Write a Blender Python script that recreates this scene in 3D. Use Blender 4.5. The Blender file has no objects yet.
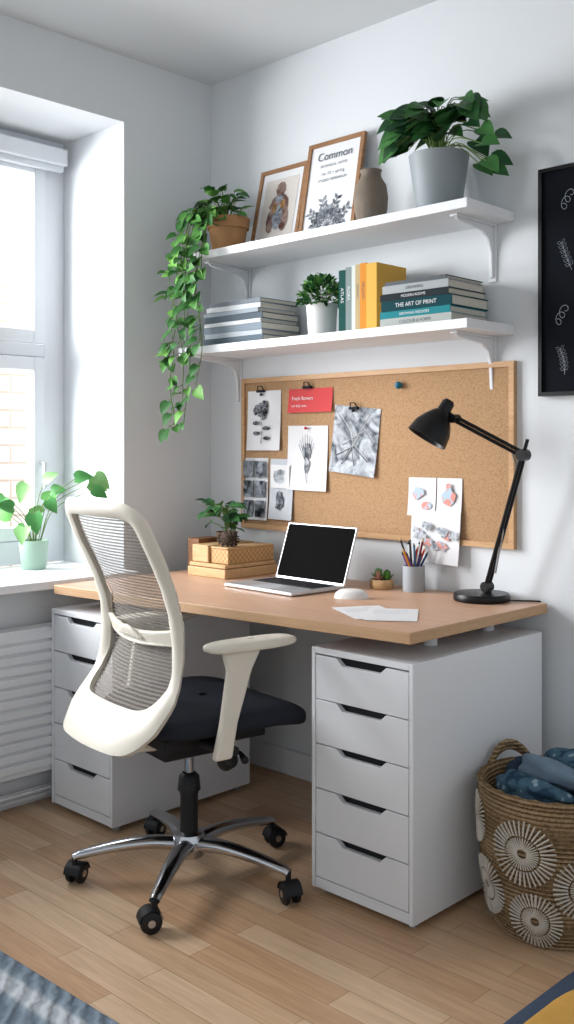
import bpy, bmesh, math, random
from mathutils import Vector, Matrix, noise
random.seed(7)
V=Vector
scene=bpy.context.scene

# ------------------------------------------------------------------ materials
def srgb(h):
    h=h.lstrip('#'); r=[int(h[i:i+2],16)/255 for i in (0,2,4)]
    return tuple((x/12.92 if x<=.04045 else ((x+.055)/1.055)**2.4) for x in r)+(1,)
MATS={}
def mat(name,col,rough=.5,metal=0,var=0,scale=20,bump=0,bscale=60,spec=.35,sheen=0,sub=0):
    if name in MATS: return MATS[name]
    m=bpy.data.materials.new(name); m.use_nodes=True
    nt=m.node_tree; b=nt.nodes['Principled BSDF']
    c=srgb(col) if isinstance(col,str) else col
    b.inputs['Base Color'].default_value=c
    b.inputs['Roughness'].default_value=rough
    b.inputs['Metallic'].default_value=metal
    b.inputs['Specular IOR Level'].default_value=spec
    if sheen: b.inputs['Sheen Weight'].default_value=sheen
    tc=nt.nodes.new('ShaderNodeTexCoord')
    if var:
        n=nt.nodes.new('ShaderNodeTexNoise'); n.inputs['Scale'].default_value=scale; n.inputs['Detail'].default_value=4
        nt.links.new(tc.outputs['Object'],n.inputs['Vector'])
        mx=nt.nodes.new('ShaderNodeMix'); mx.data_type='RGBA'
        mx.inputs['A'].default_value=tuple(x*(1-var) for x in c[:3])+(1,)
        mx.inputs['B'].default_value=tuple(min(1,x*(1+var)) for x in c[:3])+(1,)
        nt.links.new(n.outputs['Fac'],mx.inputs['Factor']); nt.links.new(mx.outputs['Result'],b.inputs['Base Color'])
    if bump:
        n=nt.nodes.new('ShaderNodeTexNoise'); n.inputs['Scale'].default_value=bscale; n.inputs['Detail'].default_value=4
        nt.links.new(tc.outputs['Object'],n.inputs['Vector'])
        bp=nt.nodes.new('ShaderNodeBump'); bp.inputs['Strength'].default_value=bump; bp.inputs['Distance'].default_value=.003
        nt.links.new(n.outputs['Fac'],bp.inputs['Height']); nt.links.new(bp.outputs['Normal'],b.inputs['Normal'])
    MATS[name]=m; return m
def ramp(nt,stops):
    r=nt.nodes.new('ShaderNodeValToRGB'); e=r.color_ramp.elements
    while len(e)<len(stops): e.new(.5)
    for i,(p,c) in enumerate(stops):
        e[i].position=p; e[i].color=srgb(c) if isinstance(c,str) else c
    return r
def wood(name,c1,c2,rough=.35,sc=(1.5,14,14),dist=2.0):
    m=bpy.data.materials.new(name); m.use_nodes=True; nt=m.node_tree; b=nt.nodes['Principled BSDF']
    tc=nt.nodes.new('ShaderNodeTexCoord'); mp=nt.nodes.new('ShaderNodeMapping'); mp.inputs['Scale'].default_value=sc
    n=nt.nodes.new('ShaderNodeTexNoise'); n.inputs['Scale'].default_value=3; n.inputs['Detail'].default_value=8; n.inputs['Distortion'].default_value=dist
    nt.links.new(tc.outputs['Object'],mp.inputs['Vector']); nt.links.new(mp.outputs['Vector'],n.inputs['Vector'])
    r=ramp(nt,[(.3,c1),(.7,c2)]); nt.links.new(n.outputs['Fac'],r.inputs['Fac']); nt.links.new(r.outputs['Color'],b.inputs['Base Color'])
    b.inputs['Roughness'].default_value=rough; b.inputs['Specular IOR Level'].default_value=.3
    return m
M_wall=mat('wall_paint','#dadee1',.85,bump=.15,bscale=90)
M_ceil=mat('ceiling_paint','#d3d6d8',.9)
M_white=mat('white_lacquer','#e1e4e8',.42,bump=.02)
M_shelf=mat('white_shelf_laminate','#eceef1',.45)
M_frameW=mat('white_window_paint','#dfe3e8',.4)
M_desk=wood('beech_desk','#bd957a','#caa68b',.40,(1.2,9,9))
M_deskedge=wood('birch_ply_edge','#b48f6b','#c9a683',.5,(1,4,90))
M_oak=wood('oak_frame','#b98a5c','#caa073',.45)
M_lightwood=wood('light_wood_box','#bd9668','#d0ac80',.5)
M_black=mat('black_metal','#0d0e10',.35,spec=.3)
M_blackp=mat('black_plastic','#141518',.5)
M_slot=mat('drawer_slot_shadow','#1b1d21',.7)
M_chrome=mat('polished_aluminium','#b9bcc1',.16,1.0)
M_cream=mat('cream_chair_plastic','#dfd9cc',.42)
M_seat=mat('charcoal_seat_fabric','#2b2e36',.95,bump=.5,bscale=500,var=.15,scale=300,spec=.1)
LF=dict(rough=.5,var=.25,scale=15,spec=.25)
M_leaf=[mat('leaf_green_a','#4a7f3a',**LF),mat('leaf_green_b','#689c49',**LF),mat('leaf_green_c','#366732',**LF)]
M_leafD=[mat('leaf_dark_a','#305f33',**LF),mat('leaf_dark_b','#467b41',**LF),mat('leaf_dark_c','#264e2e',**LF)]
M_leafL=[mat('leaf_light_a','#6fae62',**LF),mat('leaf_light_b','#8cc47c',**LF),mat('leaf_light_c','#4f9450',**LF)]
M_stem=mat('plant_stem','#5d7a3a',.6)
M_soil=mat('potting_soil','#2e231b',.95,bump=1,bscale=80,spec=.1)
M_terra=mat('terracotta','#a87f58',.85,var=.15,scale=12,spec=.15)
M_greypot=mat('grey_glazed_pot','#8f979b',.5,var=.05)
M_whitepot=mat('white_ceramic','#e2e2e0',.4)
M_mintpot=mat('pale_green_ceramic','#a0bcac',.5,var=.05)
M_vase=mat('stoneware_vase','#7f7468',.85,var=.2,scale=25,bump=.5,bscale=60,spec=.1)
M_paper=mat('paper_white','#dfe0e2',.9,spec=.1)
M_paper2=mat('paper_grey','#c3c8ce',.9,spec=.1)
M_pages=mat('book_pages','#cfcabd',.9,var=.08,scale=80,spec=.05)
M_red=mat('red_card','#c94f50',.8,spec=.1)
M_ink=mat('grey_ink','#5f666e',.9,spec=.05)
M_inkd=mat('dark_ink','#2a2d33',.9,spec=.05)
M_screen=mat('dark_screen_glass',(.0004,.0004,.0005,1),.6,spec=.02)
M_alu=mat('laptop_aluminium','#c6c8cb',.35,.6)
M_key=mat('keyboard_keys','#2a2c30',.6)
M_teal=mat('teal_pin','#176a86',.4)

# ------------------------------------------------------------------ builder
class B:
    def __init__(s): s.bm=bmesh.new(); s.m=[]
    def mi(s,m):
        if m not in s.m: s.m.append(m)
        return s.m.index(m)
    def face(s,vs,m):
        try:
            f=s.bm.faces.new(vs); f.material_index=s.mi(m); f.smooth=True; return f
        except ValueError: return None
    def box(s,lo,hi,m,M=None):
        x0,y0,z0=lo;x1,y1,z1=hi
        P=[V(p) for p in [(x0,y0,z0),(x1,y0,z0),(x1,y1,z0),(x0,y1,z0),(x0,y0,z1),(x1,y0,z1),(x1,y1,z1),(x0,y1,z1)]]
        if M: P=[M@p for p in P]
        v=[s.bm.verts.new(p) for p in P]
        for q in [(3,2,1,0),(4,5,6,7),(0,1,5,4),(1,2,6,5),(2,3,7,6),(3,0,4,7)]: s.face([v[i] for i in q],m)
    def prism(s,pts,fn,d0,d1,m,ms=None):
        a=[s.bm.verts.new(fn(p[0],p[1],d0)) for p in pts]; b=[s.bm.verts.new(fn(p[0],p[1],d1)) for p in pts]
        s.face(a[::-1],m); s.face(b,m)
        n=len(pts)
        for i in range(n): s.face([a[i],a[(i+1)%n],b[(i+1)%n],b[i]],ms or m)
    def poly(s,pts,m):
        s.face([s.bm.verts.new(V(p)) for p in pts],m)
    def lathe(s,prof,c,m,seg=32,M=None,cap0=False,cap1=False):
        rings=[]
        for r,z in prof:
            ring=[]
            for i in range(seg):
                a=2*math.pi*i/seg; p=V((r*math.cos(a),r*math.sin(a),z))
                if M: p=M@p
                ring.append(s.bm.verts.new(p+V(c)))
            rings.append(ring)
        for j in range(len(rings)-1):
            for i in range(seg):
                s.face([rings[j][i],rings[j][(i+1)%seg],rings[j+1][(i+1)%seg],rings[j+1][i]],m)
        if cap0: s.face(rings[0][::-1],m)
        if cap1: s.face(rings[-1],m)
    def tube(s,pts,r,m,seg=8,flat=1.0,cap=True):
        pts=[V(p) for p in pts]; n=len(pts)
        rs=r if isinstance(r,(list,tuple)) else [r]*n
        up=V((0,0,1)); prev=None; rings=[]
        for i,p in enumerate(pts):
            t=(pts[min(i+1,n-1)]-pts[max(i-1,0)]).normalized()
            if prev is None:
                a=t.cross(up)
                if a.length<1e-3: a=t.cross(V((1,0,0)))
            else: a=prev-t*prev.dot(t)
            a.normalize(); prev=a.copy(); b=t.cross(a)
            rings.append([s.bm.verts.new(p+a*math.cos(2*math.pi*k/seg)*rs[i]+b*math.sin(2*math.pi*k/seg)*rs[i]*flat) for k in range(seg)])
        for j in range(n-1):
            for k in range(seg): s.face([rings[j][k],rings[j][(k+1)%seg],rings[j+1][(k+1)%seg],rings[j+1][k]],m)
        if cap: s.face(rings[0][::-1],m); s.face(rings[-1],m)
    def ball(s,c,r,m,seg=16,rings=10,sc=(1,1,1)):
        prof=[]
        for j in range(rings+1):
            a=-math.pi/2+math.pi*j/rings; prof.append((max(1e-4,r*math.cos(a)),r*math.sin(a)))
        s.lathe(prof,c,m,seg,Matrix.Diagonal(V(sc+(1,))))
    def leaf(s,p,d,n,L,W,m,droop=.25,heart=True):
        p=V(p);d=V(d).normalized();n=V(n);n=(n-d*n.dot(d))
        if n.length<1e-3: n=d.orthogonal()
        n.normalize(); sd=d.cross(n)
        st=[(-.06 if heart else 0,.3 if heart else .08),(.12,.46 if heart else .25),(.3,.5 if heart else .42),(.5,.43 if heart else .5),(.7,.29 if heart else .4),(.87,.13 if heart else .2)]
        cen=[0,.12,.3,.5,.7,.87]
        def pt(t,w): return p+d*L*t+sd*W*w+n*(abs(w)*W*.35-droop*L*t*t)
        cv=[s.bm.verts.new(pt(t,0)) for t in cen]
        l=[s.bm.verts.new(pt(t,w)) for t,w in st]; r=[s.bm.verts.new(pt(t,-w)) for t,w in st]
        tip=s.bm.verts.new(pt(1,0))
        for i in range(5):
            s.face([cv[i],cv[i+1],l[i+1],l[i]],m); s.face([cv[i+1],cv[i],r[i],r[i+1]],m)
        s.face([cv[5],tip,l[5]],m); s.face([tip,cv[5],r[5]],m)
    def surf(s,fn,nu,nv,m,closed_u=False):
        g=[[s.bm.verts.new(fn(i/nu,j/nv)) for i in range(nu if closed_u else nu+1)] for j in range(nv+1)]
        k=len(g[0])
        for j in range(nv):
            for i in range(nu if closed_u else nu):
                s.face([g[j][i],g[j][(i+1)%k],g[j+1][(i+1)%k],g[j+1][i]],m)
        return g
    def text(s,body,size,M,m,align='CENTER'):
        cu=bpy.data.curves.new('t','FONT'); cu.body=body; cu.size=size; cu.align_x=align; cu.align_y='CENTER'
        o=bpy.data.objects.new('t',cu); scene.collection.objects.link(o)
        bpy.context.view_layer.update()
        me=bpy.data.meshes.new_from_object(o.evaluated_get(bpy.context.evaluated_depsgraph_get()))
        me.transform(M); n0=len(s.bm.faces); s.bm.from_mesh(me); s.bm.faces.ensure_lookup_table()
        k=s.mi(m)
        for f in s.bm.faces[n0:]: f.material_index=k
        bpy.data.objects.remove(o); bpy.data.meshes.remove(me)
    def make(s,name,loc=(0,0,0),rotz=0,parent=None,bevel=0,seg=2,subsurf=0,solid=0,sharp=40,recalc=True):
        if recalc: bmesh.ops.recalc_face_normals(s.bm,faces=s.bm.faces[:])
        me=bpy.data.meshes.new(name); s.bm.to_mesh(me); s.bm.free()
        for m in s.m: me.materials.append(m)
        if not subsurf: me.set_sharp_from_angle(angle=math.radians(sharp))
        o=bpy.data.objects.new(name,me); scene.collection.objects.link(o)
        o.location=loc; o.rotation_euler=(0,0,rotz)
        if parent: o.parent=parent
        if solid:
            k=o.modifiers.new('solid','SOLIDIFY'); k.thickness=solid; k.offset=0
        if bevel:
            k=o.modifiers.new('bevel','BEVEL'); k.width=bevel; k.segments=seg; k.limit_method='ANGLE'; k.angle_limit=math.radians(50); k.harden_normals=False
        if subsurf:
            k=o.modifiers.new('sub','SUBSURF'); k.levels=subsurf; k.render_levels=subsurf
        return o
def empty(name,loc=(0,0,0),rotz=0):
    e=bpy.data.objects.new(name,None); e.location=loc; e.rotation_euler=(0,0,rotz); scene.collection.objects.link(e); return e
def interp(tab,x,k):
    for a,b in zip(tab,tab[1:]):
        if x<=b[0]:
            t=(x-a[0])/(b[0]-a[0]); t=max(0,min(1,t)); t=t*t*(3-2*t)*.5+t*.5
            return a[k]+(b[k]-a[k])*t
    return tab[-1][k]

# ------------------------------------------------------------------ room shell
CE=2.774
m=bpy.data.materials.new('oak_parquet'); m.use_nodes=True; nt=m.node_tree; b=nt.nodes['Principled BSDF']
tc=nt.nodes.new('ShaderNodeTexCoord')
br=nt.nodes.new('ShaderNodeTexBrick'); br.inputs['Scale'].default_value=1; br.inputs['Brick Width'].default_value=.62; br.inputs['Row Height'].default_value=.078
br.inputs['Mortar Size'].default_value=.0010; br.inputs['Mortar Smooth'].default_value=.2; br.offset=.37; br.offset_frequency=2
br.inputs['Color1'].default_value=srgb('#bf9a78'); br.inputs['Color2'].default_value=srgb('#d4b99b'); br.inputs['Mortar'].default_value=srgb('#947455')
nt.links.new(tc.outputs['Object'],br.inputs['Vector'])
mp=nt.nodes.new('ShaderNodeMapping'); mp.inputs['Scale'].default_value=(1.5,22,1)
nz=nt.nodes.new('ShaderNodeTexNoise'); nz.inputs['Scale'].default_value=2.2; nz.inputs['Detail'].default_value=8; nz.inputs['Distortion'].default_value=1.2
nt.links.new(tc.outputs['Object'],mp.inputs['Vector']); nt.links.new(mp.outputs['Vector'],nz.inputs['Vector'])
rp=ramp(nt,[(.3,(.80,.76,.70,1)),(.65,(1.06,1.04,1.02,1))]); nt.links.new(nz.outputs['Fac'],rp.inputs['Fac'])
mx=nt.nodes.new('ShaderNodeMix'); mx.data_type='RGBA'; mx.blend_type='MULTIPLY'; mx.inputs['Factor'].default_value=.85
nt.links.new(br.outputs['Color'],mx.inputs['A']); nt.links.new(rp.outputs['Color'],mx.inputs['B']); nt.links.new(mx.outputs['Result'],b.inputs['Base Color'])
b.inputs['Roughness'].default_value=.36
bp=nt.nodes.new('ShaderNodeBump'); bp.inputs['Strength'].default_value=.15; bp.inputs['Distance'].default_value=.002
nt.links.new(br.outputs['Fac'],bp.inputs['Height']); bp.invert=True; nt.links.new(bp.outputs['Normal'],b.inputs['Normal'])
M_floor=m
x=B(); x.box((-.46,-4.4,-.1),(4.6,.12,0),M_floor); x.make('floor')
x=B(); x.box((-.46,-4.4,CE),(4.6,.12,CE+.1),M_ceil); x.make('ceiling')
x=B(); x.box((-.46,0,0),(4.6,.12,CE),M_wall); x.make('wall_back')
x=B()
NY0,NY1=-2.45,-.448
x.box((-.46,NY1,0),(0,0,CE),M_wall); x.box((-.46,-4.4,0),(0,NY0,CE),M_wall)
x.box((-.46,NY0,0),(0,NY1,.763),M_wall); x.box((-.46,NY0,2.519),(0,NY1,CE),M_wall)
x.make('wall_left')
x=B(); x.box((.0,-.016,0),(4.6,0,.10),M_white); x.make('baseboard_back',bevel=.004)
x=B(); x.box((0,-4.4,0),(.016,-.016,.10),M_white); x.make('baseboard_left',bevel=.004)
x=B(); x.box((-.38,NY0,.763),(.10,NY1,.793),M_shelf); x.make('trim_1',bevel=.004)

# window
M_glass=bpy.data.materials.new('window_glass'); M_glass.use_nodes=True; nt=M_glass.node_tree; nt.nodes.clear()
o=nt.nodes.new('ShaderNodeOutputMaterial'); a=nt.nodes.new('ShaderNodeBsdfTransparent'); g=nt.nodes.new('ShaderNodeBsdfGlossy'); g.inputs['Roughness'].default_value=.02
mi=nt.nodes.new('ShaderNodeMixShader'); mi.inputs[0].default_value=.05
nt.links.new(a.outputs[0],mi.inputs[1]); nt.links.new(g.outputs[0],mi.inputs[2]); nt.links.new(mi.outputs[0],o.inputs[0])
x=B()
X0,X1=-.46,-.41
def frame(y0,y1,z0,z1,w,xa,xb,m=M_frameW):
    x.box((xa,y0,z0),(xb,y0+w,z1),m); x.box((xa,y1-w,z0),(xb,y1,z1),m)
    x.box((xa,y0+w,z0),(xb,y1-w,z0+w),m); x.box((xa,y0+w,z1-w),(xb,y1-w,z1),m)
FW=.095
frame(NY0,NY1,.793,2.519,FW,X0,X1)
x.box((X0,NY0+FW,1.63),(X1,NY1-FW,1.68),M_frameW)
ym=(NY0+NY1)/2
x.box((X0,ym-.05,.793+FW),(X1,ym+.05,1.63),M_frameW); x.box((X0,ym-.05,1.68),(X1,ym+.05,2.519-FW),M_frameW)
for (a0,a1) in ((NY0+FW,ym-.05),(ym+.05,NY1-FW)):
    for (z0,z1) in ((.793+FW,1.63),(1.68,2.519-FW)):
        frame(a0+.004,a1-.004,z0+.004,z1-.004,.052,X0+.01,X1+.015)
        x.box((X0+.03,a0+.05,z0+.05),(X0+.036,a1-.05,z1-.05),M_glass)
x.tube([(X1+.015,NY1-.12,1.2),(X1+.045,NY1-.12,1.2),(X1+.045,NY1-.12,1.1)],.008,M_alu)
x.make('window_1',bevel=.004)
x=B(); x.box((-.392,NY0+.02,2.405),(-.335,NY1-.03,2.475),M_frameW)
x.lathe([(.018,NY0+.03),(.018,NY1-.04)],(-.364,0,2.398),mat('blind_fabric','#ccd1d6',.8),24,Matrix.Rotation(-math.pi/2,4,'X'),True,True)
x.make('roller_blind',bevel=.006)
# facade across the street
m=bpy.data.materials.new('pale_brick_facade'); m.use_nodes=True; nt=m.node_tree; b=nt.nodes['Principled BSDF']
tc=nt.nodes.new('ShaderNodeTexCoord'); sp=nt.nodes.new('ShaderNodeSeparateXYZ'); cb=nt.nodes.new('ShaderNodeCombineXYZ')
nt.links.new(tc.outputs['Object'],sp.inputs[0]); nt.links.new(sp.outputs['Y'],cb.inputs['X']); nt.links.new(sp.outputs['Z'],cb.inputs['Y'])
br=nt.nodes.new('ShaderNodeTexBrick'); br.inputs['Scale'].default_value=1; br.inputs['Brick Width'].default_value=.5; br.inputs['Row Height'].default_value=.16; br.inputs['Mortar Size'].default_value=.012
br.inputs['Color1'].default_value=srgb('#e8dad0'); br.inputs['Color2'].default_value=srgb('#dccabd'); br.inputs['Mortar'].default_value=srgb('#b3a294')
nt.links.new(cb.outputs[0],br.inputs['Vector']); nt.links.new(br.outputs['Color'],b.inputs['Base Color']); b.inputs['Roughness'].default_value=.9
x=B(); x.box((-5.2,-6,-3),(-5,9,7),m)
for wy in (-3.5,3.9,6.4):
    for wz in (.3,3.2):
        x.box((-5.03,wy,wz),(-4.97,wy+1.1,wz+1.7),M_frameW); x.box((-4.98,wy+.1,wz+.1),(-4.95,wy+1.0,wz+1.6),mat('facade_window','#8b98a5',.1))
x.make('neighbour_building')

# radiator
x=B()
x.box((.03,-2.3,.13),(.10,-.42,.635),M_white)
n=13
for i in range(n):
    z=.15+i*.037
    x.box((.10,-2.29,z),(.108,-.43,z+.028),M_white)
for yy in (-2.1,-.6): x.box((0.001,yy-.02,.25),(.03,yy+.02,.55),M_white)
x.tube([(.065,-.46,.14),(.065,-.46,.06),(.065,-2.6,.06)],.010,M_white)
x.tube([(.04,-2.2,.14),(.04,-2.2,.03),(.04,-.44,.03)],.010,M_white)
x.make('radiator',bevel=.004)

# ------------------------------------------------------------------ desk
x=B(); zt=.783
x.prism([(.13,-.845),(1.572,-.706),(1.572,-.012),(.13,-.012)],lambda a,b,d:(a,b,d),zt-.031,zt,M_desk,M_deskedge)
for (px,py) in ((1.33,-.45),(1.45,-.45),(1.33,-.14),(1.44,-.14),(.22,-.62),(.40,-.62),(.22,-.3),(.40,-.3)):
    x.lathe([(.02,.70),(.02,zt-.031)],(px,py,0),M_white,16,None,True,True)
x.make('desk',bevel=.0025)

def cabinet(name,x0,y0,w=.357,d=.62,h=.70):
    x=B(); t=.013; f=.02
    x.box((x0,y0,f),(x0+t,y0+d,h),M_white); x.box((x0+w-t,y0,f),(x0+w,y0+d,h),M_white)
    x.box((x0+t,y0,h-.018),(x0+w-t,y0+d,h),M_white); x.box((x0+t,y0+.003,f),(x0+w-t,y0+d,f+.03),M_white)
    x.box((x0+t,y0+d-.01,f+.03),(x0+w-t,y0+d,h-.018),M_white)
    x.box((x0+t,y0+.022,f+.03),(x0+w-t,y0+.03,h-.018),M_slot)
    z0=f+.033; z1=h-.02; n=5; hh=(z1-z0)/n; c=x0+w/2
    for i in range(n):
        a=z0+i*hh; e=a+hh-.003; l=x0+t+.0025; r=x0+w-t-.0025
        pts=[(l,a),(r,a),(r,e),(c+.088,e),(c+.066,e-.019),(c-.066,e-.019),(c-.088,e),(l,e)]
        x.prism(pts,lambda p,q,dd:(p,dd,q),y0+.001,y0+.019,M_white)
    for px in (x0+.03,x0+w-.03):
        for py in (y0+.04,y0+d-.04): x.lathe([(.012,0),(.012,f)],(px,py,0),mat('grey_foot','#8b8e92',.5),12,None,True,True)
    return x.make(name,bevel=.0012,seg=1)
cabinet('drawer_cabinet',1.217,-.697,d=.65)
cabinet('drawer_cabinet.001',.108,-.84,d=.62)

# ------------------------------------------------------------------ wall shelves
def shelf(name,x0,x1,z):
    x=B(); x.box((x0,-.268,z-.030),(x1,0,z),M_shelf)
    zz=z-.030
    for bx in (max(.178,x0+.03),1.372):
        x.box((bx-.014,-.007,zz-.185),(bx+.014,0,zz),M_white)
        x.box((bx-.014,-.225,zz-.007),(bx+.014,-.007,zz),M_white)
        pts=[(-.007,zz-.007),(-.215,zz-.007),(-.205,zz-.016),(-.07,zz-.028),(-.035,zz-.05),(-.02,zz-.09),(-.013,zz-.17),(-.007,zz-.175)]
        x.prism(pts,lambda a,b,d:(d,a,b),bx-.006,bx+.006,M_white)
    return x.make(name,bevel=.002)
shelf('wall_shelf',.20,1.451,2.01)
shelf('wall_shelf.001',.11,1.451,1.65)

# ------------------------------------------------------------------ cork board
m=bpy.data.materials.new('cork'); m.use_nodes=True; nt=m.node_tree; b=nt.nodes['Principled BSDF']
tc=nt.nodes.new('ShaderNodeTexCoord'); n1=nt.nodes.new('ShaderNodeTexNoise'); n1.inputs['Scale'].default_value=190; n1.inputs['Detail'].default_value=6; n1.inputs['Roughness'].default_value=.7
nt.links.new(tc.outputs['Object'],n1.inputs['Vector'])
r=ramp(nt,[(.3,'#8e7051'),(.5,'#ad8b69'),(.7,'#b99878')]); nt.links.new(n1.outputs['Fac'],r.inputs['Fac']); nt.links.new(r.outputs['Color'],b.inputs['Base Color']); b.inputs['Roughness'].default_value=.95; b.inputs['Specular IOR Level'].default_value=.1
M_cork=m
x=B(); bx0,bx1,bz0,bz1=.205,1.458,.94,1.537
x.box((bx0+.01,-.012,bz0+.01),(bx1-.01,-.0005,bz1-.01),M_cork)
w=.018
M_oakl=wood('pale_oak_trim','#b98f63','#cba47b',.45)
for lo,hi in (((bx0,-.02,bz0),(bx0+w,-.0005,bz1)),((bx1-w,-.02,bz0),(bx1,-.0005,bz1)),((bx0+w,-.02,bz0),(bx1-w,-.0005,bz0+w)),((bx0+w,-.02,bz1-w),(bx1-w,-.0005,bz1))):
    x.box(lo,hi,M_oakl)
def sketch_mat(name,base,ink,scale,lo,hi):
    m=bpy.data.materials.new(name); m.use_nodes=True; nt=m.node_tree; b=nt.nodes['Principled BSDF']
    tc=nt.nodes.new('ShaderNodeTexCoord'); n=nt.nodes.new('ShaderNodeTexNoise'); n.inputs['Scale'].default_value=scale; n.inputs['Detail'].default_value=5; n.inputs['Distortion'].default_value=1.5
    nt.links.new(tc.outputs['Object'],n.inputs['Vector']); r=ramp(nt,[(lo,base),(hi,ink)]); nt.links.new(n.outputs['Fac'],r.inputs['Fac'])
    nt.links.new(r.outputs['Color'],b.inputs['Base Color']); b.inputs['Roughness'].default_value=.85; b.inputs['Specular IOR Level'].default_value=.1; return m
S_photo=sketch_mat('pencil_study','#c3c9cf','#4d545c',16,.40,.68)
S_dark=sketch_mat('dark_photo','#9aa1a9','#2b2e34',22,.35,.65)
S_flower=sketch_mat('flower_ink','#8e9299','#1f2024',60,.35,.6)
S_soft=sketch_mat('soft_pencil','#cfd3d8','#8d959d',40,.40,.62)
S_color=sketch_mat('botanical_colour','#b3c8d8','#d9978c',30,.42,.58)
def paper(cx,cz,w,h,rot,m,y=-.014):
    R=Matrix.Translation((cx,y,cz))@Matrix.Rotation(rot,4,'Y')
    def fn(a,b):
        X=(a-.5)*w;Z=(b-.5)*h
        return R@V((X,-.010*(1-b)**2-.0008,Z))
    x.surf(fn,4,6,m)
    return R
def blob(R,cx,cz,rx,rz,m,y=-.004,n=18,wob=.15):
    pts=[]
    for i in range(n):
        a=2*math.pi*i/n; k=1+random.uniform(-wob,wob)
        pts.append(R@V((cx+rx*k*math.cos(a),y,cz+rz*k*math.sin(a))))
    x.poly(pts,m)
def rect(R,cx,cz,w,h,m,y=-.011):
    x.poly([R@V((cx+a*w/2,y,cz+c*h/2)) for a,c in ((-1,-1),(1,-1),(1,1),(-1,1))],m)
def line(R,p,m,r=.0008,y=-.004):
    x.tube([R@V((a,y,c)) for a,c in p],r,m,4)
R=paper(.332,1.368,.185,.235,.0,M_paper); 
for i in range(30):
    a=random.uniform(0,6.28); q=random.uniform(0,.036); blob(R,-.01+q*math.cos(a),.045+q*math.sin(a),.012,.012,S_flower,-.006-.0002*i,8,.3)
line(R,[(-.01,.02),(.0,-.03),(-.01,-.09)],M_ink,.0014,-.012)
for sx,zz in ((-1,-.01),(1,-.03),(-1,-.05),(1,-.07)): 
    blob(R,-.006+sx*.028,zz,.020,.008,S_flower,-.012)
R=paper(.58,1.44,.225,.09,0,M_red)
x.text('Fresh flowers',.020,R@Matrix.Translation((-.09,-.008,.008))@Matrix.Rotation(math.pi/2,4,'X'),M_paper,'LEFT')
x.text('and daily notes',.013,R@Matrix.Translation((-.09,-.010,-.020))@Matrix.Rotation(math.pi/2,4,'X'),M_paper,'LEFT')
R=paper(.565,1.222,.205,.245,.01,M_paper)
for k in range(8):
    a=-1.3+k*.37
    x.tube([R@V((0,-.008,-.02)),R@V((.03*math.sin(a),-.008,.02+.04*math.cos(a))),R@V((.045*math.sin(a*.8),-.008,.04+.05*math.cos(a)))],.0010,M_ink,4)
blob(R,.0,.03,.022,.035,S_soft,-.007,14,.3); blob(R,.004,-.03,.012,.03,S_photo,-.009,14,.35)
line(R,[(0,.03),(-.004,-.04),(.006,-.095)],M_ink,.0012,-.012)
R=paper(.80,1.287,.215,.245,.10,S_photo)
for pp in ([(-.08,.09),(-.02,.03),(.01,-.09)],[(.07,.10),(.02,.03),(-.05,-.09)],[(-.05,-.02),(.05,.04),(.09,.0)],[(-.08,-.06),(0,-.02),(.07,-.07)]):
    line(R,pp,M_ink,.0014,-.010); line(R,[(a_+.006,c_+.004) for a_,c_ in pp],M_paper,.0012,-.0105)
R=paper(.285,1.098,.140,.245,0,M_paper)
for cx in(-.033,.033):
    for cz in (-.078,0,.078): rect(R,cx,cz,.058,.066,S_dark,-.012)
R=paper(.428,1.10,.125,.235,.02,M_paper2); rect(R,0,.05,.1,.09,M_paper,-.011)
blob(R,0,.05,.03,.035,S_photo,-.012,12,.3); blob(R,0,-.05,.022,.035,S_dark,-.012,12,.3)
R=paper(1.10,1.095,.115,.13,0,M_paper); blob(R,-.015,.01,.03,.026,S_color,-.009,10,.4); blob(R,.025,-.03,.022,.014,S_color,-.010,10,.3)
R=paper(1.212,1.095,.10,.13,0,M_paper); blob(R,0,.01,.022,.034,S_color,-.009,10,.4); line(R,[(-.02,-.03),(.02,.03)],M_ink)
R=paper(1.16,.962,.20,.175,.03,M_paper,-.024)
for k in range(14): blob(R,random.uniform(-.08,.08),random.uniform(-.06,.06),.018,.014,random.choice([S_color,S_photo,S_soft,S_soft]),-.010-.0003*k,10,.4)
for px,pz,mm in ((1.006,1.478,M_teal),(.80,1.395,M_black),(.325,1.47,M_black),(.565,1.335,M_red)):
    x.ball((px,-.026,pz),.013 if mm is M_teal else .006,mm,12,8)
    x.tube([(px,-.013,pz),(px,-.026,pz)],.003,mm,6)
for px,pz in ((.32,1.485),(.57,1.49),(.80,1.405)):
    x.tube([(px-.018,-.02,pz),(px-.01,-.03,pz+.018),(px+.01,-.03,pz+.018),(px+.018,-.02,pz)],.0022,M_inkd,6)
    x.box((px-.02,-.028,pz-.006),(px+.02,-.017,pz+.004),M_inkd)
x.make('cork_board',sharp=30)

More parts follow.
